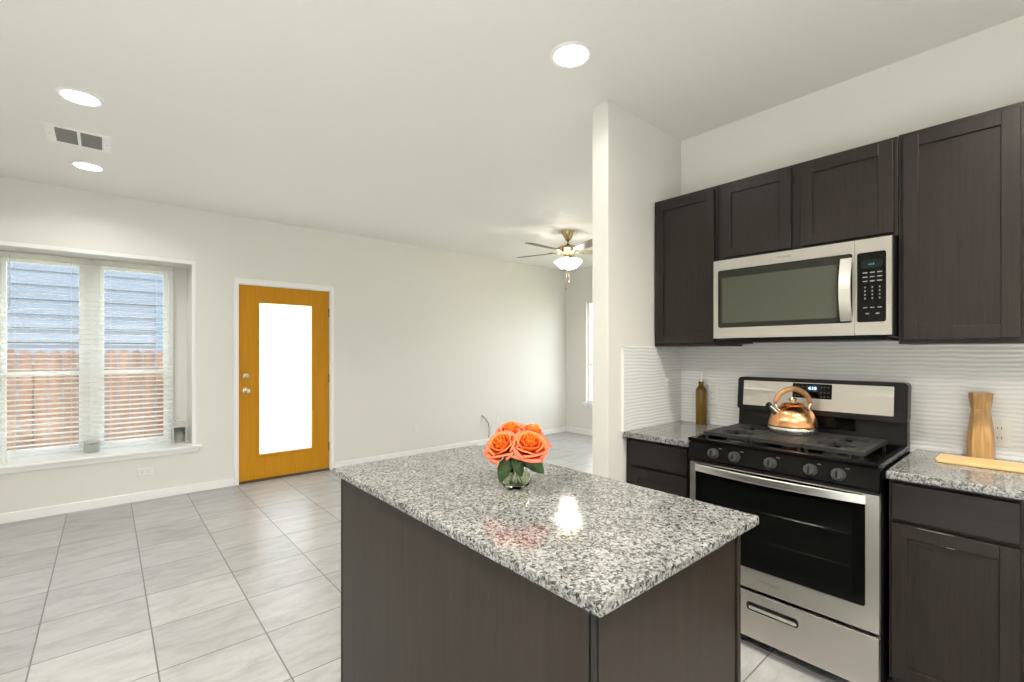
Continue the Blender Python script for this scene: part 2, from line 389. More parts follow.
# ------------------------------------------------------------------ blinds
def blind(x0, x1, label, wand=False):
    yb = NY - .075; zt = WZ1; th = math.radians(7)
    t = thing('window_blind', label, 'window blind', ((x0 + x1) / 2, yb, zt), 'white blinds of the twin window')
    MB().box((x0, yb - .03, zt - .045), (x1, yb + .03, zt), .003).build('headrail', M['blind'], t)
    s = MB(); z = zt - .075
    while z > NZ0 + .06:
        p = [(-.025, -.0014), (.025, -.0014), (.025, .0014), (-.025, .0014)]
        q = [(yb + u * math.cos(th) - v * math.sin(th), z + u * math.sin(th) + v * math.cos(th)) for u, v in p]
        s.prism(q, 'x', x0 + .004, x1 - .004); z -= .0435
    s.build('slats', M['blind'], t)
    MB().box((x0 + .002, yb - .026, NZ0 + .008), (x1 - .002, yb + .026, NZ0 + .026), .003).build('bottom_rail', M['blind'], t)
    for xx in (x0 + .13, x1 - .13):
        MB().tube([(xx, yb - .027, zt - .04), (xx, yb - .027, NZ0 + .02)], .0011, 5).build('ladder_cord', M['cord'], t)
    if wand:
        MB().tube([(x0 + .13 - .03, yb - .045, zt - .03), (x0 + .10, yb - .05, 1.70)], .0035, 8).build('wand', M['cord'], t)
    return t
blind(-.712, -.108, 'open white blind on the left half of the twin window, tilt wand hanging', True)
blind(-.102, .497, 'open white blind on the right half of the twin window, nearest the orange door')

# ------------------------------------------------------------------ things on the sill
t = thing('home_sign', 'white block letter sign at the far left end of the window sill', 'sign', (-.66, 5.56, NZ0))
xx = -.665
def letter(ch, x, wd, hh=.095):
    b = MB(); s = .017; y0, y1 = 5.55, 5.57; z0 = NZ0
    if ch == 'E':
        b.box((x, y0, z0), (x + s, y1, z0 + hh)); [b.box((x + s, y0, z0 + q), (x + wd, y1, z0 + q + .015)) for q in (0, hh / 2 - .008, hh - .015)]
    if ch == 'M':
        b.box((x, y0, z0), (x + s, y1, z0 + hh)).box((x + wd - s, y0, z0), (x + wd, y1, z0 + hh))
        b.prism([(x + s, z0 + hh), (x + wd / 2, z0 + .03), (x + wd / 2, z0 + .055), (x + s + .006, z0 + hh)], 'y', y0, y1)
        b.prism([(x + wd - s, z0 + hh), (x + wd / 2, z0 + .03), (x + wd / 2, z0 + .055), (x + wd - s - .006, z0 + hh)], 'y', y0, y1)
    if ch == 'H':
        b.box((x, y0, z0), (x + s, y1, z0 + hh)).box((x + wd - s, y0, z0), (x + wd, y1, z0 + hh)).box((x + s, y0, z0 + hh / 2 - .008), (x + wd - s, y1, z0 + hh / 2 + .008))
    if ch == 'O':
        T = Matrix.Rotation(PI / 2, 4, 'X')
        n = 28; cx, cz = x + wd / 2, z0 + hh / 2
        o_ = [b.bm.verts.new((cx + wd / 2 * math.cos(2 * PI * k / n), yy, cz + hh / 2 * math.sin(2 * PI * k / n))) for yy in (y0, y1) for k in range(n)]
        i_ = [b.bm.verts.new((cx + (wd / 2 - s) * math.cos(2 * PI * k / n), yy, cz + (hh / 2 - s) * math.sin(2 * PI * k / n))) for yy in (y0, y1) for k in range(n)]
        for k in range(n):
            j = (k + 1) % n
            b.bm.faces.new((o_[k], o_[j], o_[n + j], o_[n + k])); b.bm.faces.new((i_[k], i_[n + k], i_[n + j], i_[j]))
            b.bm.faces.new((o_[k], i_[k], i_[j], o_[j])); b.bm.faces.new((o_[n + k], o_[n + j], i_[n + j], i_[n + k]))
    return b
for ch, x, wd in (('H', -.845, .06), ('O', -.775, .066), ('M', -.70, .078), ('E', -.612, .052)):
    letter(ch, x, wd).build('letter', M['white'], t)

t = thing('candle_jar', 'small glass candle jar with grey lid under the window mullion', 'candle', (-.10, 5.615, NZ0))
c0 = (-.10, 5.615, NZ0)
MB().lathe([(.052, 0), (.055, .006), (.055, .088), (.051, .088), (.051, .006), (0, .006)], c0, 28).build('jar', M['jar_glass'], t, True, True)
MB().lathe([(0, .007), (.049, .007), (.049, .07), (0, .07)], c0, 28).build('wax', M['candle'], t, True, True)
MB().lathe([(0, .088), (.056, .088), (.056, .104), (.05, .108), (0, .108)], c0, 28).build('lid', M['candle_lid'], t, True, True)

LX, LY = .535, 5.60
t = thing('candle_lantern', 'grey square lantern with stepped cap at right end of the window sill', 'lantern', (LX, LY, NZ0))
b = MB().box((LX - .062, LY - .062, NZ0), (LX + .062, LY + .062, NZ0 + .012), .002)
for sx_ in (-1, 1):
    for sy_ in (-1, 1): b.box((LX + sx_ * .058, LY + sy_ * .058, NZ0), (LX + sx_ * .046, LY + sy_ * .046, NZ0 + .165))
b.build('frame', M['lantern'], t)
b = MB()
for q in (-1, 1):
    b.box((LX - .046, LY + q * .051, NZ0 + .012), (LX + .046, LY + q * .053, NZ0 + .165)).box((LX + q * .051, LY - .046, NZ0 + .012), (LX + q * .053, LY + .046, NZ0 + .165))
b.build('glass_panel', M['jar_glass'], t)
MB().box((LX - .068, LY - .068, NZ0 + .165), (LX + .068, LY + .068, NZ0 + .185), .003).box((LX - .05, LY - .05, NZ0 + .185), (LX + .05, LY + .05, NZ0 + .21), .003).box((LX - .03, LY - .03, NZ0 + .21), (LX + .03, LY + .03, NZ0 + .235), .003).build('cap', M['lantern'], t)
MB().lathe([(0, .012), (.03, .012), (.03, .11), (0, .11)], (LX, LY, NZ0), 20).build('candle', M['candle'], t, True, True)

# ------------------------------------------------------------------ orange glazed door
fy = YB + .02
jm = MB().box((DX0, YB, 0), (DX0 + .016, YB + .14, DZ - .014)).box((DX1 - .016, YB, 0), (DX1, YB + .14, DZ - .014)).box((DX0, YB, DZ - .014), (DX1, YB + .14, DZ))
jm.box((DX0 - .028, YB - .016, 0), (DX0 + .012, YB, DZ + .045), .003).box((DX1 - .012, YB - .016, 0), (DX1 + .028, YB, DZ + .045), .003).box((DX0 + .012, YB - .016, DZ - .01), (DX1 - .012, YB, DZ + .045), .003)
struct('trim_3', jm, M['white'])
struct('trim_4', MB().box((DX0 + .016, YB - .005, 0), (DX1 - .016, YB + .13, .018), .003), mat('dark_bronze_threshold', (.12, .09, .06), .4, .6))
dl = MB(); a, b_, z0, z1 = DX0 + .019, DX1 - .019, .022, DZ - .018
gx0, gx1, gz0, gz1 = 1.205, 1.742, .275, 1.868
dl.box((a, fy, z0), (gx0, fy + .044, z1)).box((gx1, fy, z0), (b_, fy + .044, z1)).box((gx0, fy, z0), (gx1, fy + .044, gz0)).box((gx0, fy, gz1), (gx1, fy + .044, z1))
door = struct('door_1', dl, M['door'])
lite = rect_frame(MB(), gx0 - .022, gx1 + .022, gz0 - .022, gz1 + .022, fy - .012, fy, .026, .004)
lite.build('glass_moulding', M['door'], door)
MB().box((gx0, fy + .018, gz0), (gx1, fy + .026, gz1)).build('frosted_pane', M['frost'], door)
Tk = Matrix.Rotation(PI / 2, 4, 'X')
def knob_y(name, x, z, prof):
    MB().lathe(prof, (x, fy, z), 24, Tk).build(name, M['brass_light'], door, True, True)
knob_y('door_knob', 1.085, .952, [(0, 0), (.032, 0), (.032, .006), (.014, .010), (.012, .03), (.022, .036), (.028, .048), (.027, .06), (.018, .068), (0, .07)])
knob_y('deadbolt', 1.085, 1.105, [(0, 0), (.032, 0), (.032, .008), (.026, .016), (.012, .018), (.011, .024), (0, .024)])
for z in (.27, 1.05, 1.80):
    MB().box((b_ - .004, fy - .006, z - .05), (b_ + .012, fy, z + .05), .001).lathe([(.007, -.05), (.007, .05)], (b_ + .006, fy - .010, z), 10).build('hinge', M['brass'], door)

# far right window
w2 = MB()
def ring_x(mb, y0, y1, z0, z1, x0, x1, t):
    mb.box((x0, y0, z0), (x1, y0 + t, z1), .002).box((x0, y1 - t, z0), (x1, y1, z1), .002).box((x0, y0 + t, z0), (x1, y1 - t, z0 + t), .002).box((x0, y0 + t, z1 - t), (x1, y1 - t, z1), .002); return mb
ring_x(w2, FWY0, FWY1, FWZ0, FWZ1, XR + .04, XR + .12, .03); w2.box((XR + .05, FWY0 + .03, 1.13), (XR + .1, FWY1 - .03, 1.17), .003)
w2o = struct('window_2', w2, M['white'])
MB().box((XR + .07, FWY0 + .02, FWZ0 + .02), (XR + .074, FWY1 - .02, FWZ1 - .02)).build('pane', M['glass'], w2o)
struct('trim_5', MB().box((XR - .04, FWY0 - .04, FWZ0 - .03), (XR + .04, FWY1 + .04, FWZ0), .004).box((XR - .012, FWY0 - .03, FWZ0 - .08), (XR, FWY1 + .03, FWZ0 - .03), .003), M['white'])

# ------------------------------------------------------------------ outside
struct('ground', MB().box((-25, 5.9, -.4), (30, 40, -.35)), M['ground'])
struct('added_patio', MB().box((-12, -15, -.2), (XL - .2, 5.9, -.12)), mat('pale_bounce_concrete', (.55, .54, .50), .8))  # unseen paving, added pale to bounce daylight up to the ceiling
t = thing('sky_blocking_wall', 'unseen stucco wall, added to block low sky, beyond the patio', 'wall', (-6.2, 0, -.2))  # added out of view to cut the low sky light coming in
MB().box((-6.3, -9, -.2), (-6.1, 8, 3.6), .01).build('stucco', mat('tan_stucco', (.30, .27, .23), .9), t)
MB().box((-6.34, -9, 3.6), (-6.06, 8, 3.68), .01).build('coping', mat('stone_coping', (.35, .33, .30), .8), t)
struct('terrain', MB().box((XR + .5, -15, -.4), (30, 5.9, -.35)), M['ground'])
FY = 8.5
t = thing('wooden_fence', 'reddish cedar picket fence with rounded tops outside the window', 'fence', (0, FY, -.35))
b = MB(); x = -4.0
while x < 2.6:
    wd = .121; top = 1.375 + random.uniform(-.012, .012); n = 8
    poly = [(x, -.35), (x + wd, -.35)] + [(x + wd / 2 + wd / 2 * math.cos(PI * k / n), top - .045 + .045 * math.sin(PI * k / n)) for k in range(n + 1)]
    b.prism(poly, 'y', FY, FY + .018); x += .1375
b.build('pickets', M['fence'], t)
for z in (.0, .95):
    MB().box((-4, FY + .018, z), (2.6, FY + .06, z + .09)).build('rail', M['fence'], t)
for x in (-3.2, -.8, 1.6):
    MB().box((x, FY + .06, -.35), (x + .09, FY + .15, 1.2)).build('post', M['fence'], t)

HY = 9.5
t = thing('neighbour_house', 'blue-grey lap-sided house wall beyond the picket fence', 'house', (-2, HY, -.35))
b = MB(); z = -.35
while z < 5.4:
    b.prism([(HY, z), (HY + .02, z + .205), (HY + .25, z + .205), (HY + .25, z)], 'x', -7, .62 if z < 1.9 else 1.0); z += .205
b.build('siding', M['siding'], t)
MB().box((.60, HY - .015, -.35), (.70, HY + .25, 2.1), .004).build('corner_board', M['siding_trim'], t)
MB().prism([(HY - .4, 5.35), (HY - .4, 5.45), (HY + 3, 7.0), (HY + 3, 5.35)], 'x', -7.4, 1.3).build('roof', mat('grey_shingle', (.2, .2, .2), .9), t)

# ------------------------------------------------------------------ kitchen: countertops, splash, cabinets; kitchen and island coordinates scaled up about the camera
CZ = .902                                                   # worktop height
def slab(name, a, b, label, cat='countertop', bev=.006):
    o = MB().box(a, b, bev, 3).build(name, M['granite'], None); return tag(o, label, cat)
CX = 2.228
slab('countertop', (CX - .026, 1.190, CZ - .031), (XK - .011, YP - .009, CZ), 'short speckled granite worktop between the stove and the partition wall')
slab('countertop', (CX, -1.3, CZ - .031), (XK - .011, .410, CZ), 'long speckled granite worktop right of the stove, under the pepper mill')
slab('island_countertop', (.660, .522, CZ - .027), (1.353, 1.828, CZ), 'large speckled granite island slab holding the rose vase', bev=.007)

sp = MB().box((XK - .010, -1.3, CZ - .02), (XK, YP, 1.42))
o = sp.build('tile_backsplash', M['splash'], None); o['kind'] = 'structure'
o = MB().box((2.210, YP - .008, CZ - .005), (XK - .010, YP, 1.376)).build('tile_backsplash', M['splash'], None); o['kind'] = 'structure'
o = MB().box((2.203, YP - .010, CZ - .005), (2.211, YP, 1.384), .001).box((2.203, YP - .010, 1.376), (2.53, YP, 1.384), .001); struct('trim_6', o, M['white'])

def shaker(name, parent, xf, y0, y1, z0, z1, rail=.051, m='cabinet', th=.019, rec=.009):
    b = MB(); bv = .0022
    b.box((xf, y0, z0), (xf + th, y0 + rail, z1), bv).box((xf, y1 - rail, z0), (xf + th, y1, z1), bv)
    b.box((xf + .0003, y0 + rail - .001, z0), (xf + th, y1 - rail + .001, z0 + rail), bv).box((xf + .0003, y0 + rail - .001, z1 - rail), (xf + th, y1 - rail + .001, z1), bv)
    b.box((xf + rec, y0 + rail - .006, z0 + rail - .006), (xf + th - .001, y1 - rail + .006, z1 - rail + .006))
    return b.build(name, M[m], parent)
def slabfront(name, parent, xf, y0, y1, z0, z1, m='cabinet_h'):
    return MB().box((xf, y0, z0), (xf + .019, y1, z1), .003).build(name, M[m], parent)

UX = 2.517; UB = UX + .021
def upper(y0, y1, z0, z1, label, doors):
    t = thing('upper_cabinet', label, 'cabinet', ((UB + XK) / 2, (y0 + y1) / 2, z0))
    MB().box((UB, y0, z0), (XK - .001, y1, z1), .0015).build('body', M['cabinet'], t)
    for d in doors: shaker('door', t, UX, *d)
    return t
upper(1.194, 1.589, 1.384, 2.267, 'tall single-door dark upper cabinet left of the microwave, against the partition', [(1.212, 1.570, 1.402, 2.246)])
upper(.424, 1.192, 1.846, 2.267, 'short two-door dark upper cabinet directly above the microwave', [(.829, 1.167, 1.858, 2.250), (.437, .788, 1.858, 2.250)])
upper(.055, .422, 1.384, 2.270, 'tall single-door dark upper cabinet right of the microwave, above the pepper mill', [(.070, .405, 1.402, 2.250)])
upper(-.83, .053, 1.384, 2.270, 'dark upper cabinet cut by the right edge of the photo', [(-.380, .036, 1.402, 2.250), (-.815, -.400, 1.402, 2.250)])

BX = 2.255; BB = BX + .021
def basecab(y0, y1, label, units, BX=BX):
    BB = BX + .021
    t = thing('base_cabinet', label, 'cabinet', ((BB + XK) / 2, (y0 + y1) / 2, 0))
    MB().box((BB, y0, .10), (XK - .012, y1, CZ - .032), .0015).build('body', M['cabinet'], t)
    MB().box((BB + .06, y0 + .002, 0), (XK - .02, y1 - .002, .10)).build('toe_kick', M['toe'], t)
    for a, b, zs in units:
        slabfront('drawer', t, BX, a, b, zs, .854)
        shaker('door', t, BX, a, b, .120, zs - .016, .048)
    return t
basecab(1.192, YP - .001, 'dark base cabinet with a drawer between the stove and partition', [(1.210, 1.552, .722)], 2.226)
c2 = basecab(.048, .408, 'dark base cabinet right of the stove, below the pepper mill', [(.064, .397, .718)])
basecab(-1.28, .046, 'dark base cabinet run cut by the right edge of the photo', [(-.385, .030, .718), (-.82, -.405, .718)])
# worn paint on the right cabinet's drawer and door edges
chip = mat('chipped_paint', (.30, .26, .22), .7)
MB().prism([(.322, .7000), (.281, .6994), (.249, .6998), (.220, .7003), (.221, .7012), (.258, .7020), (.281, .7008), (.320, .7018)], 'x', BX - .0006, BX + .001).build('chipped_edge', chip, c2)
MB().box((BX - .0006, .220, .654), (BX + .001, .242, .6555)).build('chipped_edge', chip, c2)

# island cabinet
IX0, IX1, IY0, IY1 = .683, 1.290, .550, 1.792; IZ = CZ - .028
t = thing('kitchen_island', 'dark espresso island cabinet in the foreground under the granite slab', 'kitchen island', ((IX0 + IX1) / 2, (IY0 + IY1) / 2, 0))
MB().box((IX0 + .006, IY0 + .006, .0), (IX1 - .02, IY1 - .006, IZ)).build('body', M['toe'], t)
MB().box((IX0, IY0 + .018, 0), (IX0 + .006, IY1 - .012, IZ), .001).build('side_panel', M['island_wood'], t)
MB().box((IX0 + .008, IY0, 0), (IX1 - .028, IY0 + .006, IZ), .001).build('end_panel', M['island_wood'], t)
MB().box((IX1 - .018, IY0 - .004, 0), (IX1, IY0 + .02, IZ), .002).build('corner_trim', M['island_wood'], t)
MB().box((IX0 - .002, IY1 - .012, 0), (IX0 + .02, IY1, IZ), .002).build('corner_trim', M['toe'], t)
MB().box((IX0 - .002, IY0 + .001, 0), (IX0 + .005, IY0 + .012, IZ), .0015).build('corner_trim', M['toe'], t)
def shaker_px(parent, xf, y0, y1, z0, z1):
    b = MB(); r = .05
    b.box((xf - .019, y0, z0), (xf, y0 + r, z1), .002).box((xf - .019, y1 - r, z0), (xf, y1, z1), .002).box((xf - .019, y0 + r, z0), (xf, y1 - r, z0 + r), .002).box((xf - .019, y0 + r, z1 - r), (xf, y1 - r, z1), .002)
    b.box((xf - .018, y0 + r - .004, z0 + r - .004), (xf - .008, y1 - r + .004, z1 - r + .004)); return b.build('door', M['cabinet'], parent)
for k in range(3):
    y0 = IY0 + .03 + k * .40; shaker_px(t, IX1, y0, y0 + .385, .12, .85)

# ------------------------------------------------------------------ microwave
MY0, MY1, MZ0, MZ1, MXf = .428, 1.175, 1.423, 1.831, 2.440
t = thing('microwave', 'stainless over-the-range microwave mounted under the short upper cabinet', 'microwave', (2.64, (MY0 + MY1) / 2, MZ0))
MB().box((MXf + .028, MY0, MZ0 - .008), (XK - .012, MY1, MZ1 + .012), .003).build('body', M['satin_black'], t)
def frame_x(mb, y0, y1, z0, z1, iy0, iy1, iz0, iz1, x0, x1, r=.012):
    """flat plate with a rounded-corner hole, facing -X"""
    n = 6; inner = rrect(iy0, iy1, iz0, iz1, r, n)
    cor = [(y1, z1), (y0, z1), (y0, z0), (y1, z0)]; k = n + 1
    for xx in (x0, x1):
        I = [mb.bm.verts.new((xx, u, v)) for u, v in inner]; O = [mb.bm.verts.new((xx, u, v)) for u, v in cor]
        if xx == x0: I0, O0 = I, O
        else: I1, O1 = I, O
        for q in range(4):
            for j in range(n): mb.bm.faces.new((O[q], I[q * k + j], I[q * k + j + 1]))
            nx = (q + 1) % 4
            mb.bm.faces.new((O[q], I[q * k + n], I[(nx * k) % (4 * k)], O[nx]))
    m_ = len(I0)
    for j in range(m_): mb.bm.faces.new((I0[j], I0[(j + 1) % m_], I1[(j + 1) % m_], I1[j]))
    for q in range(4): mb.bm.faces.new((O0[q], O1[q], O1[(q + 1) % 4], O0[(q + 1) % 4]))
    return mb
SPL = .554
d = frame_x(MB(), SPL + .0008, MY1, MZ0, MZ1, .562, 1.152, 1.477, 1.778, MXf, MXf + .026).build('door', M['steel'], t)
MB().box((MXf + .004, .560, 1.475), (MXf + .024, 1.154, 1.780)).build('window_border', M['micro_border'], d)
MB().prism(rrect(.620, 1.132, 1.502, 1.738, .006), 'x', MXf + .0025, MXf + .0042).build('window_glass', M['micro_glass'], d)
pl = frame_x(MB(), MY0, SPL - .0008, MZ0, MZ1, .446, .546, 1.477, 1.774, MXf, MXf + .026, .01).build('control_surround', M['steel'], t)
MB().box((MXf + .003, .443, 1.475), (MXf + .024, .549, 1.776)).build('control_panel', M['gloss_black'], pl)
# curved handle
n = 14; pts = []
for k in range(n + 1):
    s_ = k / n; z = 1.485 + s_ * (1.758 - 1.485); pts.append((MXf - .010 - .028 * math.sin(PI * s_), z))
b = MB(); y0, y1 = .562, .604
A = [[b.bm.verts.new((x + dx, y, z)) for (x, z) in pts] for y, dx in ((y0, 0), (y0, .010), (y1, .010), (y1, 0))]
for i in range(4):
    j = (i + 1) % 4
    for k in range(n): b.bm.faces.new((A[i][k], A[i][k + 1], A[j][k + 1], A[j][k]))
b.bm.faces.new([A[i][0] for i in range(4)]); b.bm.faces.new([A[i][n] for i in range(4)])
for z in (1.489, 1.743): b.box((MXf - .010, y0 + .008, z), (MXf + .004, y1 - .008, z + .012))
b.build('handle', M['steel_satin'], d)
nb = lambda y0, y1, z0, z1: MB().box((MXf + .0022, y0, z0), (MXf + .0032, y1, z1)).build('button', M['button'], pl)
KY = (.518, .493, .468)
for z in (1.685, 1.667, 1.649):
    for y in KY: nb(y - .008, y + .008, z, z + .0045)
for r_i in range(4):
    for y in KY: nb(y - .0022, y + .0022, 1.622 - r_i * .0155, 1.628 - r_i * .0155)
for y in KY: nb(y - .007, y + .007, 1.537, 1.541)
for y in (.510, .475): nb(y - .006, y + .006, 1.511, 1.516)
MB().prism(rrect(.456, .534, 1.706, 1.742, .014), 'x', MXf + .0016, MXf + .0031).build('display', M['dark_display'], pl)
ROTX = (PI / 2, 0, -PI / 2)
text_mesh('clock_digits', '4:18', .012, M['led_teal'], pl, (MXf + .0012, .496, 1.722), ROTX)
text_mesh('lettering', 'Whirlpool', .015, M['emblem'], t, (MXf - .0004, .838, 1.806), ROTX)
MB().box((2.50, .46, MZ0 - .022), (2.80, 1.14, MZ0 - .008), .003).build('underside', M['satin_black'], t)
MB().box((2.50, 1.02, MZ0 - .030), (2.56, 1.12, MZ0 - .022), .002).build('lamp_cover', M['toe'], t)

# ------------------------------------------------------------------ gas range
RY0, RY1 = .420, 1.182; RYc = (RY0 + RY1) / 2
t = thing('gas_range', 'freestanding stainless and black gas stove with five knobs', 'stove', (2.5, RYc, 0))
MB().box((2.235, RY0 + .004, .050), (2.80, RY1 - .004, .892)).build('body', M['satin_black'], t)
for lx in (2.33, 2.72):
    for ly in (RY0 + .06, RY1 - .06): MB().lathe([(.018, 0), (.018, .012), (.011, .014), (.011, .05)], (lx, ly, 0), 14).build('foot', M['toe'], t)
XD = 2.200
dr = frame_x(MB(), RY0 + .005, RY1 - .005, .060, .268, .695, .908, .183, .221, XD, XD + .03, .016)
dr = dr.build('storage_drawer', M['steel'], t)
MB().box((XD - .0010, RY0 + .008, .2625), (XD + .004, RY1 - .008, .2690), .0015).build('drawer_lip', M['steel_bright'], dr)
MB().box((XD + .022, .69, .18), (XD + .028, .913, .225)).build('pull_recess', M['grey_dark'], dr)
MB().prism(rrect(.704, .899, .186, .201, .0070), 'x', XD + .004, XD + .016).build('drawer_pull', M['steel_satin'], dr)
DZ0, DZ1 = .282, .806
od = frame_x(MB(), RY0 + .003, RY1 - .003, DZ0, DZ1, .466, 1.151, .3705, DZ1 - .004, XD, XD + .028, .012).build('oven_door', M['steel'], t)
MB().box((XD + .004, .463, .368), (XD + .020, 1.154, DZ1 - .001)).build('door_glass', M['black_glass'], od)
MB().box((XD + .0222, .466, .371), (XD + .026, 1.151, DZ1 - .004)).build('oven_cavity', M['toe'], od)
for z in (.50, .63):
    MB().tube([(XD + .0210, .515, z), (XD + .0210, 1.10, z)], .0013, 6).build('oven_rack', M['steel_bright'], od)
frame_x(MB(), .466, 1.151, .371, DZ1 - .004, .508, 1.112, .405, .742, XD + .0030, XD + .0038, .012).build('glass_border', M['gloss_black'], od)
# bowed bar handle
n = 20; b = MB(); rows = []
for k in range(n + 1):
    s_ = k / n; y = .466 + s_ * (1.151 - .466); x = XD - .004 - .030 * math.sin(PI * s_) ** .8
    zc = .7825; rows.append([b.bm.verts.new(p) for p in ((x, y, zc - .0170), (x - .002, y, zc - .014), (x - .002, y, zc + .014), (x, y, zc + .0170), (x + .014, y, zc + .015), (x + .014, y, zc - .015))])
for r0, r1 in zip(rows, rows[1:]):
    for i in range(6): b.bm.faces.new((r0[i], r0[(i + 1) % 6], r1[(i + 1) % 6], r1[i]))
b.bm.faces.new(rows[0]); b.bm.faces.new(rows[-1])
b.build('handle', M['steel_satin'], od)
text_mesh('lettering', 'Whirlpool', .018, mat('etched_logo', (.42, .38, .31), .3, 1), od, (XD - .0004, .812, .327), ROTX)
n = 30; b = MB()
for k in range(n):
    a0, a1 = 2 * PI * k / n, 2 * PI * (k + 1) / n
    q = [(XD - .0005, .812 + rr * math.cos(aa), .328 + rr * .30 * math.sin(aa)) for rr, aa in ((.046, a0), (.048, a0), (.048, a1), (.046, a1))]
    b.bm.faces.new([b.bm.verts.new(p) for p in q])
b.build('emblem_ring', M['emblem'], od)
# front control panel, slightly raked, with a bowed lower lip
cp = MB().prism([(2.190, .816), (2.184, .832), (2.204, .911), (2.24, .911), (2.24, .816)], 'y', RY0 + .001, RY1 - .001).build('control_panel', M['gloss_black'], t)
n = 18; b = MB(); rows = []
for k in range(n + 1):
    s_ = k / n; y = RY0 + .01 + s_ * (RY1 - RY0 - .02); x = 2.188 - .022 * math.sin(PI * s_)
    rows.append([b.bm.verts.new(p) for p in ((x, y, .815), (x, y, .820), (2.205, y, .827), (2.205, y, .815))])
for r0, r1 in zip(rows, rows[1:]):
    for i in range(4): b.bm.faces.new((r0[i], r0[(i + 1) % 4], r1[(i + 1) % 4], r1[i]))
b.bm.faces.new(rows[0]); b.bm.faces.new(rows[-1]); b.build('panel_lip', M['satin_black'], t)
ang = math.atan2(.016, .061)
Tn = Matrix.Rotation(-PI / 2 + ang, 4, 'Y')
for y in (1.055, .956, .802, .648, .551):
    b = MB().lathe([(0, 0), (.0255, 0), (.0255, .006), (.022, .010), (.0205, .024), (.018, .027), (0, .027)], (2.192, y, .864), 26, Tn)
    for q in range(12):
        a = 2 * PI * q / 12
        p = Tn @ Vector((.0215 * math.cos(a), .0215 * math.sin(a), .016)) + Vector((2.192, y, .864)); b.box(p - Vector((.005, .0016, .0016)), p + Vector((.005, .0016, .0016)))
    k_ = b.build('knob', M['knob'], t, True, True)
    MB().box((2.160, y - .0022, .871 - .014), (2.167, y + .0022, .871 + .012)).build('pointer', M['satin_black'], k_)
    MB().box((2.1960, y - .036, .890), (2.2005, y - .022, .893)).build('burner_mark', M['button'], cp)
# cooktop
CT0, CT1 = 2.186, 2.745
ct = MB()
ct.box((CT0, RY0 - .003, .910), (CT0 + .050, RY1 + .003, .927), .006, 3).box((CT1 - .03, RY0, .892), (CT1, RY1, .927), .003).box((CT0 + .02, RY0 - .003, .896), (CT1, RY0 + .020, .927), .005, 3).box((CT0 + .02, RY1 - .020, .896), (CT1, RY1 + .003, .927), .005, 3)
ct.box((CT0 + .03, RY0 + .01, .888), (CT1 - .02, RY1 - .01, .897)); ct.build('cooktop', M['gloss_black'], t)
for cx, cy, r in ((2.40, 1.035, .048), (2.62, 1.035, .036), (2.50, .827, .040), (2.40, .610, .052), (2.62, .610, .036)):
    bo = MB().lathe([(0, 0), (r, 0), (r, .010), (r * .92, .013), (0, .013)], (cx, cy, .897), 26).build('burner', M['steel_dull'], t, True, True)
    MB().lathe([(0, 0), (r * .85, 0), (r * .85, .005), (r * .75, .008), (0, .008)], (cx, cy, .910), 26).build('burner_cap', M['iron'], bo, True, True)
# cast iron grates: flat plates of close bars with a cross opening over each burner
def grate(y0, y1, holes):
    b = MB(); x0, x1 = 2.300, 2.715; zt, zb = .946, .930; nx = 44; ny = max(6, round((y1 - y0) / .0095)); sx, sy = (x1 - x0) / nx, (y1 - y0) / ny
    solid = [[True] * ny for _ in range(nx)]
    for i in range(nx):
        for j in range(ny):
            px_, py_ = x0 + (i + .5) * sx, y0 + (j + .5) * sy
            for hx, hy, h in holes:
                dx, dy = abs(px_ - hx), abs(py_ - hy)
                if (dx < .034 and dy < h) or (dy < .026 and dx < h): solid[i][j] = False
            edge = i < 2 or i >= nx - 2 or j < 2 or j >= ny - 2
            near = any(abs(px_ - hx) < h + .012 and abs(py_ - hy) < h + .012 for hx, hy, h in holes)
            if not edge and not near and i % 4 == 3 and solid[i][j] and j % 6: solid[i][j] = False
    for i in range(nx):
        j = 0
        while j < ny:
            if solid[i][j]:
                k = j
                while k < ny and solid[i][k]: k += 1
                b.box((x0 + i * sx, y0 + j * sy, zb), (x0 + (i + 1) * sx, y0 + k * sy, zt)); j = k
            else: j += 1
    for px_ in (x0 + .012, x1 - .012):
        for py_ in (y0 + .012, y1 - .012): b.box((px_ - .006, py_ - .006, .896), (px_ + .006, py_ + .006, zb))
    return b.build('grate', M['iron'], t)
grate(.942, 1.160, [(2.405, 1.035, .070), (2.595, 1.035, .070)])
grate(.716, .938, [])
grate(.490, .712, [(2.405, .610, .070), (2.595, .610, .070)])
# backguard
MB().prism([(2.745, .892), (2.758, 1.045), (2.81, 1.045), (2.81, .892)], 'y', RY0 + .006, RY1 - .006).build('back_riser', M['satin_black'], t)
GZ0, GZ1 = 1.029, 1.209
bgx = lambda z: 2.728 + .020 * (z - GZ0) / (GZ1 - GZ0)
def plate_rot(poly, off, th):
    """rounded plate in y/z that leans back with the console"""
    b = MB(); A = []; B = []
    for u, v in poly:
        x = bgx(v) - off; A.append(b.bm.verts.new((x, u, v))); B.append(b.bm.verts.new((x + th, u, v)))
    n = len(poly); b.bm.faces.new(A[::-1]); b.bm.faces.new(B)
    for k in range(n): b.bm.faces.new((A[k], A[(k + 1) % n], B[(k + 1) % n], B[k]))
    return b
bgd = plate_rot(rrect(.422, 1.176, GZ0, GZ1, .018), 0, .07).build('backguard', M['satin_black'], t)
def onguard(name, y0, y1, z0, z1, m, off, r=.004, th=.004):
    return plate_rot(rrect(y0, y1, z0, z1, r), off, th).build(name, m, bgd)
onguard('steel_fascia', .472, 1.144, 1.054, 1.190, M['steel'], .0018)
onguard('clock_panel', .716, .893, 1.112, 1.187, M['gloss_black'], .0032)
onguard('clock_window', .775, .830, 1.146, 1.179, M['led_window'], .0036, th=.003)
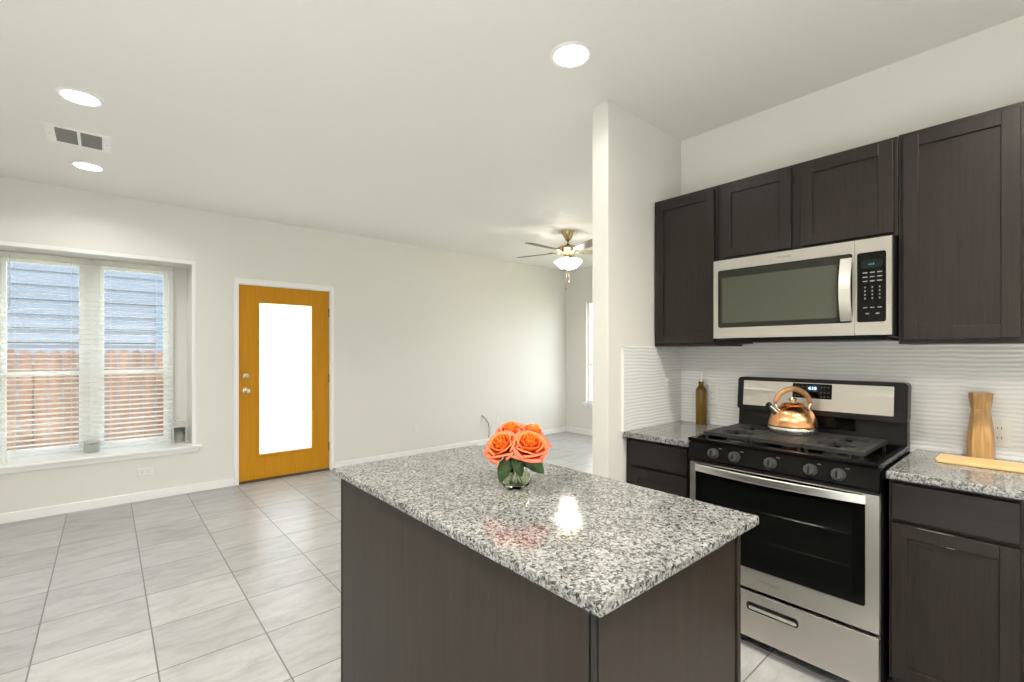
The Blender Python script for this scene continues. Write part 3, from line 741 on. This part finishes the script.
text_mesh('clock_digits', '4:18', .022, M['led_blue'], bgd, (bgx(1.163) - .0042, .802, 1.163), ROTX)
dimk = mat('dim_key_print', (.2, .2, .2), .5)
for y in (.731, .747, .762, .846, .863, .879):
    for z in (1.122, 1.142, 1.170): MB().box((bgx(z) - .0040, y - .004, z), (bgx(z) - .002, y + .004, z + .0025)).build('touch_key', dimk, bgd)
MB().box((2.744, .62, .965), (2.752, .80, 1.022), .002).build('oven_vent', M['gloss_black'], t)

# ------------------------------------------------------------------ copper kettle
KC = Vector((2.608, .850, .946))
t = thing('tea_kettle', 'copper whistling tea kettle with wood-look arched handle on the stove', 'kettle', KC)
t.scale = (.92, .92, .90)
MB().lathe([(.118, .034), (.119, .042), (.116, .062), (.108, .090), (.094, .117), (.074, .139), (.054, .152), (.049, .154), (0, .154)], KC, 48, cap=True).build('body', M['copper'], t, True)
MB().lathe([(0, 0), (.104, 0), (.116, .003), (.1205, .010), (.1215, .030), (.1185, .036), (.112, .037), (0, .037)], KC, 48).build('base_band', M['steel_bright'], t, True, True)
ld = MB().lathe([(.053, .152), (.055, .156), (.050, .162), (.032, .167), (0, .169)], KC, 36).build('lid', M['copper'], t, True, True)
MB().lathe([(0, .167), (.011, .168), (.010, .173), (.018, .177), (.022, .185), (.017, .193), (0, .195)], KC, 24).build('lid_knob', M['steel_bright'], ld, True, True)
pts = []; rad = []
for k in range(25):
    a = math.radians(4 + (176 - 4) * k / 24)
    p = KC + RT * (.098 * math.cos(a)) + Vector((0, 0, .145 + .098 * math.sin(a))); pts.append(p); rad.append(.0120 + .0025 * math.sin(PI * k / 24))
hd = MB().tube(pts[1:-1], rad[1:-1], 12, .9, up=FW).build('handle', M['kettle_wood'], t, True)
for s_ in (1, -1):
    e = KC + RT * (.098 * s_) + Vector((0, 0, .152)); f_ = KC + RT * (.080 * s_) + Vector((0, 0, .122))
    MB().tube([f_, (e + f_) / 2, e + Vector((0, 0, .008))], .0105, 10, .7, up=FW).build('handle_bracket', M['steel_bright'], hd, True, True)
sp0 = KC - RT * .082 + Vector((0, 0, .104)); sp1 = KC - RT * .116 + Vector((0, 0, .138)); sp2 = KC - RT * .128 + Vector((0, 0, .150))
s_o = MB().tube([sp0, sp1, sp2], [.021, .0165, .015], 14).build('spout', M['steel_bright'], t, True, True)
MB().tube([sp2, sp2 - RT * .009 + Vector((0, 0, .010))], [.0165, .013], 14).build('whistle_cap', M['satin_black'], s_o, True, True)

# ------------------------------------------------------------------ oil bottle, pepper mill, board
OB = Vector((2.795, 1.425, CZ))
t = thing('oil_bottle', 'slim amber glass oil bottle with metal pourer left of the stove', 'bottle', OB)
MB().lathe([(0, 0), (.030, 0), (.032, .004), (.032, .207), (.029, .221), (.019, .233), (.015, .240), (.015, .258), (.0165, .260), (.0165, .266), (0, .266)], OB, 28).build('glass_body', M['oil'], t, True, True)
MB().lathe([(0, .266), (.0125, .266), (.0125, .274), (.006, .278), (.0035, .308), (.0035, .326), (0, .326)], OB, 14).build('pourer', M['steel_bright'], t, True, True)

PM = Vector((2.788, .193, CZ))
t = thing('pepper_mill', 'tall golden wooden pepper mill with waisted top behind the cutting board', 'pepper mill', PM)
Th = Matrix.Rotation(math.radians(12), 4, 'Z')
MB().lathe([(0, 0), (.043, 0), (.044, .003), (.0435, .072), (.043, .0755), (.0415, .0755)], PM, 8, Th).build('base', M['acacia'], t)
MB().lathe([(.0415, .0755), (.0425, .077), (.041, .103), (.034, .170), (.0295, .202), (.0285, .206), (0, .206)], PM, 8, Th).build('body', M['acacia'], t)
MB().lathe([(0, .206), (.0305, .207), (.0365, .246), (.0385, .270), (.0365, .277), (0, .278)], PM, 8, Th).build('top', M['acacia'], t)

o = MB().prism(rrect(2.552, 2.700, -.10, .309, .010), 'z', CZ + .0005, CZ + .0145).build('cutting_board', M['bamboo'], None)
bv = o.modifiers.new('bevel', 'BEVEL'); bv.width = .003; bv.segments = 2
tag(o, 'pale bamboo cutting board lying on the granite before the pepper mill', 'cutting board')

# ------------------------------------------------------------------ outlets
def outlet(name, c, axis, horiz, label, group=None, slots=True):
    """axis: 'y' faces -Y, 'x' faces -X"""
    t = thing(name, label, 'outlet', c, group); cx, cy, cz = c
    a, b_ = (.0575, .035) if horiz else (.035, .0575)
    if axis == 'y': MB().box((cx - a, cy - .006, cz - b_), (cx + a, cy, cz + b_), .003).build('cover_plate', M['white_plastic'], t)
    else: MB().box((cx - .006, cy - a, cz - b_), (cx, cy + a, cz + b_), .003).build('cover_plate', M['white_plastic'], t)
    if slots:
        for q in (-.02, .02):
            for e in (-.006, .006):
                du, dv = (q, e) if horiz else (e, q)
                hu, hv = (.004, .0012) if horiz else (.0012, .004)
                if axis == 'y': MB().box((cx + du - hu, cy - .0068, cz + dv - hv), (cx + du + hu, cy - .005, cz + dv + hv)).build('slot', M['grey_dark'], t)
                else: MB().box((cx - .0068, cy + du - hu, cz + dv - hv), (cx - .005, cy + du + hu, cz + dv + hv)).build('slot', M['grey_dark'], t)
    return t
outlet('wall_outlet', (.264, YB, .258), 'y', True, 'white sideways wall outlet below the window sill')
outlet('wall_outlet', (3.03, YB, .36), 'y', False, 'white wall outlet low on the long wall, left of the roses')
outlet('wall_outlet', (4.13, YB, .36), 'y', False, 'white wall outlet behind the left roses with a loose cable')
outlet('cable_plate', (4.42, YB, .37), 'y', False, 'white blank wall plate just right of the outlet behind the roses', slots=False)
outlet('wall_outlet', (XK - .010, 1.372, 1.08), 'x', False, 'white outlet on the backsplash beside the oil bottle')
outlet('wall_outlet', (XK - .010, .140, 1.010), 'x', False, 'white outlet on the backsplash right of the pepper mill')
b = MB().tube([(4.11, YB - .008, .43), (4.16, YB - .03, .38), (4.20, YB - .04, .32), (4.22, YB - .04, .24), (4.22, YB - .03, .10)], .006, 8).build('wall_cable', M['knob'], None, True)
tag(b, 'thin dark cable hanging from the wall outlet behind the roses', 'cable')

# ------------------------------------------------------------------ ceiling: downlights, vent
def downlight(x, y, label):
    t = thing('recessed_light', label, 'ceiling light', (x, y, H), 'recessed ceiling downlights')
    MB().lathe([(.079, -.001), (.080, -.006), (.097, -.004), (.099, -.0005)], (x, y, H), 40, cap=False).build('trim_ring', M['white'], t, True)
    MB().lathe([(0, -.0075), (.05, -.0065), (.080, -.0035)], (x, y, H), 40, cap=False).build('lens', M['lens'], t, True)
    return t
def lamp(x, y, z, wt, size, col=WARM, name='downlight_lamp', parent=None):
    l = bpy.data.lights.new(name, 'AREA'); l.shape = 'DISK'; l.size = size; l.energy = wt; l.color = col; l.spread = math.radians(150)
    o = bpy.data.objects.new(name, l); COL.objects.link(o); o.location = (x, y, z)
    if parent: o.parent = parent; o.location = Vector((x, y, z)) - world_loc(parent)
    return o
d1 = downlight(1.637, 1.465, 'round white recessed light nearest the upper cabinets')
d2 = downlight(-.108, 3.455, 'round white recessed light above the ceiling vent in the photo')
d3 = downlight(-.106, 4.70, 'round white recessed light nearest the window wall')
COOL = (1.0, .97, .92)
for (x, y), col, p, k_ in (((1.637, 1.465), WARM, d1, .28), ((-.108, 3.455), COOL, d2, .8), ((-.106, 4.70), COOL, d3, .55)):
    lamp(x, y, H - .012, LAMP_W * k_, .15, col, parent=p)
# unseen downlights added behind and above the frame to brighten the kitchen
for x, y in ((-.1, 1.6), (1.64, -.15), (-.1, -.6), (1.64, -1.7)):
    tt = dup(d1, (x, y, H), 'added round white recessed light filling the kitchen from behind the camera')
    for ch in list(tt.children):
        if ch.type == 'LIGHT': ch.data = ch.data.copy(); ch.data.energy = LAMP_W * 2.7; ch.data.color = (1, .93, .83)

tt = dup(d1, (4.75, 2.75, H), 'added recessed fill light in the family room, hidden by the partition')  # unseen downlight added to brighten the family room walls
for ch in list(tt.children):
    if ch.type == 'LIGHT': ch.data = ch.data.copy(); ch.data.energy = LAMP_W * 2.6; ch.data.color = (1, .95, .88)

t = thing('ceiling_vent', 'white metal ceiling air vent with two grey louvred panels', 'vent', (-.134, 4.12, H))
vx0, vx1, vy0, vy1 = -.290, .022, 3.965, 4.270
b = MB()
b.box((vx0, vy0, H - .008), (vx0 + .045, vy1, H)).box((vx1 - .045, vy0, H - .008), (vx1, vy1, H)).box((vx0 + .045, vy0, H - .008), (vx1 - .045, vy0 + .022, H)).box((vx0 + .045, vy1 - .022, H - .008), (vx1 - .045, vy1, H)).box((-.142, vy0 + .022, H - .0078), (-.126, vy1 - .022, H))
b.build('frame', M['white'], t)
MB().box((vx0 + .04, vy0 + .02, H - .0012), (vx1 - .04, vy1 - .02, H - .0004)).build('duct', mat('duct_grey', (.16, .16, .15), .7), t)
for x0, x1 in ((vx0 + .045, -.142), (-.126, vx1 - .045)):
    b = MB(); y = vy0 + .03
    while y < vy1 - .03:
        b.prism([(y, H - .001), (y + .0015, H - .001), (y + .008, H - .008), (y + .0065, H - .008)], 'x', x0, x1); y += .0125
    b.build('louvres', mat('louvre_grey', (.25, .25, .24), .5), t)
for x in (vx0 + .020, vx1 - .020):
    MB().lathe([(0, -.0095), (.006, -.0095), (.006, -.007)], (x, 4.12, H), 10).build('screw', M['steel'], t)

# ------------------------------------------------------------------ ceiling fan
FC = Vector((4.0, 3.63, H))
t = thing('ceiling_fan', 'brass ceiling fan with dark blades and lit frosted glass shades', 'ceiling fan', FC)
MB().lathe([(0, 0), (.072, 0), (.070, -.015), (.050, -.060), (.034, -.095), (.022, -.105), (0, -.105)], FC, 32).build('canopy', M['brass'], t, True, True)
MB().tube([FC + Vector((0, 0, -.10)), FC + Vector((0, 0, -.17))], .012, 12).build('downrod', M['brass'], t, True)
MB().lathe([(0, -.150), (.03, -.152), (.05, -.170), (.105, -.178), (.122, -.190), (.122, -.212), (.100, -.230), (.085, -.250), (.070, -.262), (0, -.262)], FC, 40).build('motor_housing', M['brass'], t, True, True)
lk = MB().lathe([(0, -.262), (.045, -.262), (.055, -.285), (.055, -.315), (.030, -.335), (0, -.338)], FC, 28).build('light_kit', M['brass'], t, True, True)
for k in range(5):
    wa = math.radians(-137.5 + 72 * k) + AZ - PI / 2
    d_ = Vector((math.cos(wa), math.sin(wa), 0)); s_ = Vector((-math.sin(wa), math.cos(wa), 0)); zb = Vector((0, 0, -.235)); pit = math.radians(-10)
    sp_ = s_ * math.cos(pit) + Vector((0, 0, math.sin(pit)))
    nn = sp_.cross(d_).normalized()
    b = MB(); prof = [(.185, .045), (.21, .055), (.35, .062), (.52, .068), (.60, .066), (.635, .055), (.655, .030), (.660, 0)]
    L = [(r, w_) for r, w_ in prof] + [(r, -w_) for r, w_ in prof[-2::-1]]
    A = [b.bm.verts.new(FC + zb + d_ * r + sp_ * w_ + nn * .003) for r, w_ in L]; B = [b.bm.verts.new(FC + zb + d_ * r + sp_ * w_ - nn * .003) for r, w_ in L]
    b.bm.faces.new(A); b.bm.faces.new(B[::-1])
    for i in range(len(L)): b.bm.faces.new((A[i], A[(i + 1) % len(L)], B[(i + 1) % len(L)], B[i]))
    bl = b.build('blade', M['fan_blade'], t)
    MB().tube([FC + Vector((0, 0, -.235)) + d_ * .07, FC + Vector((0, 0, -.25)) + d_ * .13, FC + zb + d_ * .20 - nn * .006, FC + zb + d_ * .25 - nn * .006], [.014, .014, .018, .010], 8, .4).build('blade_arm', M['brass'], bl, True, True)
for k in range(4):
    wa = 2 * PI * k / 4 + .5; d_ = Vector((math.cos(wa), math.sin(wa), 0))
    c_ = FC + Vector((0, 0, -.315)) + d_ * .05
    T = Matrix.Rotation(wa, 4, 'Z') @ Matrix.Rotation(math.radians(180 - 42), 4, 'Y')
    MB().lathe([(.020, 0), (.030, .014), (.042, .038), (.056, .066), (.064, .095), (.063, .097), (.052, .066), (.036, .036), (.0, .010)], c_, 22, T, cap=False).build('glass_shade', M['shade'], t, True)
lf = bpy.data.lights.new('fan_bulb', 'POINT'); lf.energy = FAN_W; lf.color = (1, .90, .76); lf.shadow_soft_size = .10
lo = bpy.data.objects.new('fan_bulb', lf); COL.objects.link(lo); lo.parent = t; lo.location = (0, 0, -.50)
for dx, ln in ((.012, .20), (-.02, .27)):
    c_ = FC + RT * dx
    MB().tube([c_ + Vector((0, 0, -.33)), c_ + Vector((0, 0, -.37 - ln))], .0022, 6).lathe([(0, -.018), (.007, -.012), (.008, 0), (.004, .012), (0, .014)], c_ + Vector((0, 0, -.38 - ln)), 10).build('pull_chain', M['brass_light'], t)

# ------------------------------------------------------------------ vase and roses
VC = Vector((1.026, 1.165, CZ))
t = thing('glass_vase', 'small round clear glass vase of water on the island', 'vase', VC)
MB().lathe([(0, 0), (.030, 0), (.043, .006), (.053, .024), (.054, .036), (.046, .056), (.038, .066), (.044, .080), (.0425, .081), (.036, .067), (.0435, .055), (.051, .036), (.050, .025), (.040, .010), (0, .006)], VC, 36).build('bowl', M['vase_glass'], t, True)
MB().lathe([(0, .008), (.038, .012), (.0475, .025), (.049, .036), (.044, .050), (0, .050)], VC, 30).build('water', M['water'], t, True, True)

def rose_bloom(c, axis, R, seed, name='bloom', parent=None):
    """spiral of cupped petals opening along axis; colour runs from orange heart to pink rim"""
    rnd = random.Random(seed); b = MB(); cl = b.bm.loops.layers.color.new('tone')
    q = axis.normalized().to_track_quat('Z', 'Y').to_matrix().to_4x4()
    N_ = 30; ga = math.radians(137.5)
    for i in range(N_):
        f = i / (N_ - 1); a0 = i * ga + rnd.uniform(-.15, .15)
        rad = R * (.07 + .80 * f ** 0.85); hgt = R * (.98 - .42 * f ** 1.6); wid = math.radians(rnd.uniform(95, 125) - 38 * f)
        flare = -.10 + .62 * f ** 1.7; nu, nv = 8, 7; grid = []
        for iu in range(nu + 1):
            u = iu / nu * 2 - 1; row = []
            for iv in range(nv + 1):
                v_ = iv / nv; a = a0 + u * wid / 2
                rim = 1 - .16 * abs(u) ** 2.4
                z = hgt * v_ * rim * (1 - .10 * f) - R * .34 * f
                r = rad * (.30 + .70 * math.sin(min(v_ * 1.35, 1) * PI / 2)) * (1 + .10 * (u * u)) + R * flare * .42 * v_ ** 3
                curl = max(0, v_ - .78) / .22
                r += R * .13 * f * curl ** 2; z -= R * .16 * f * curl ** 2
                r += R * .02 * math.sin(5 * a + i)
                p = q @ Vector((r * math.cos(a), r * math.sin(a), z - R * .25)) + c
                row.append((b.bm.verts.new(p), v_, u))
            grid.append(row)
        for iu in range(nu):
            for iv in range(nv):
                vs = [grid[iu][iv], grid[iu + 1][iv], grid[iu + 1][iv + 1], grid[iu][iv + 1]]
                fc = b.bm.faces.new([v[0] for v in vs])
                for lp, (vv, tv, tu) in zip(fc.loops, vs):
                    e = max(0, tv - .55) / .45; e = max(e, abs(tu) ** 3 * .7) * (.25 + .75 * f)
                    o_ = Vector((1.0, .60 - .05 * f, .10)); pk = Vector((.97, .47, .36)); dp = Vector((1.0, .42, .06))
                    cc_ = o_.lerp(pk, min(1, e + .38 * f ** 2)); cc_ = dp.lerp(cc_, .25 + .75 * tv)
                    lp[cl] = (*cc_, 1)
    me = bpy.data.meshes.new(name); bmesh.ops.translate(b.bm, verts=b.bm.verts[:], vec=-world_loc(parent)); b.bm.to_mesh(me); b.bm.free()
    for p in me.polygons: p.use_smooth = True
    me.materials.append(M['petal']); o = bpy.data.objects.new(name, me); COL.objects.link(o); o.parent = parent
    sd = o.modifiers.new('thickness', 'SOLIDIFY'); sd.thickness = .0008; return o
def leaf(base, d, nrm, L, W, parent):
    b = MB(); d = d.normalized(); s = d.cross(nrm).normalized(); up = s.cross(d); n = 9; rows = []
    for k in range(n + 1):
        f = k / n; w_ = W * math.sin(PI * f ** .85) ** .8 * (1 - .1 * f) + .0003
        c_ = base + d * L * f + up * (-.25 * L * f * f)
        rows.append([b.bm.verts.new(c_ + s * w_ + up * w_ * .25), b.bm.verts.new(c_), b.bm.verts.new(c_ - s * w_ + up * w_ * .25)])
    for a, c_ in zip(rows, rows[1:]):
        for i in range(2): b.bm.faces.new((a[i], a[i + 1], c_[i + 1], c_[i]))
    o = b.build('leaf', M['leaf'], parent, True); sd = o.modifiers.new('thickness', 'SOLIDIFY'); sd.thickness = .0007; return o
def P3(lat, z, fwd): return VC + RT * lat + FW * fwd + Vector((0, 0, z))
def rose(label, hc, axis, R, seed, foot, leaves, thorn=False):
    root = P3(*foot); t = thing('rose', label, 'rose', root, 'roses in the glass vase')
    c = P3(*hc); ax = Vector(axis).normalized(); ax = RT * ax.x + FW * ax.y + Vector((0, 0, ax.z))
    bl = rose_bloom(c, ax, R, seed, 'bloom', t)
    top = c - ax * R * .55; mid = root.lerp(top, .5) + Vector((0, 0, .01))
    neck = P3(foot[0] * -.15, .078, foot[2] * -.15)
    MB().tube([root, neck, neck.lerp(top, .6) + Vector((0, 0, -.008)), top, c - ax * R * .3], [.0028, .0028, .0026, .003, .0055], 8).build('stem', M['stem'], t, True)
    b = MB()
    for k in range(5):
        a = 2 * PI * k / 5; q = ax.to_track_quat('Z', 'Y').to_matrix(); dd = q @ Vector((math.cos(a), math.sin(a), -.35))
        p0 = c - ax * R * .50; s = dd.cross(ax).normalized() * .005
        v = [b.bm.verts.new(p) for p in (p0 + s, p0 - s, p0 + dd * R * .5 - s * .6, p0 + dd * R * .75, p0 + dd * R * .5 + s * .6)]; b.bm.faces.new(v)
    b.build('sepal', M['leaf'], t, True)
    for lb, ld_, L, W in leaves:
        leaf(P3(*lb), RT * ld_[0] + FW * ld_[1] + Vector((0, 0, ld_[2])), Vector((0, 0, .55)) - FW * .85, L, W, t)
    return t
rose('large orange rose with pink rim facing forward on the right', (.046, .152, -.038), (.10, -.56, .82), .060, 3, (-.020, .012, .010),
     [((.026, .116, -.045), (.80, -.10, -.60), .090, .026), ((.030, .112, -.02), (.50, -.6, -.72), .062, .019)])
rose('orange rose leaning out to the left of the vase', (-.046, .148, -.025), (-.35, -.60, .72), .056, 11, (.022, .012, .012),
     [((-.022, .108, -.04), (-.35, -.35, -.85), .084, .023), ((-.005, .115, -.04), (.35, -.4, -.8), .072, .020)])
rose('smaller upright orange rose at the back of the bunch, between the front two', (-.014, .180, .040), (-.05, -.50, .86), .050, 23, (.010, .012, -.022),
     [((.0, .105, .0), (-.2, -.2, -.8), .06, .018)])
rose('orange rose turned away at the far right back', (.060, .172, .045), (.45, -.10, .88), .050, 31, (-.018, .012, -.018),
     [((.045, .100, .02), (.7, .3, -.35), .05, .016)])
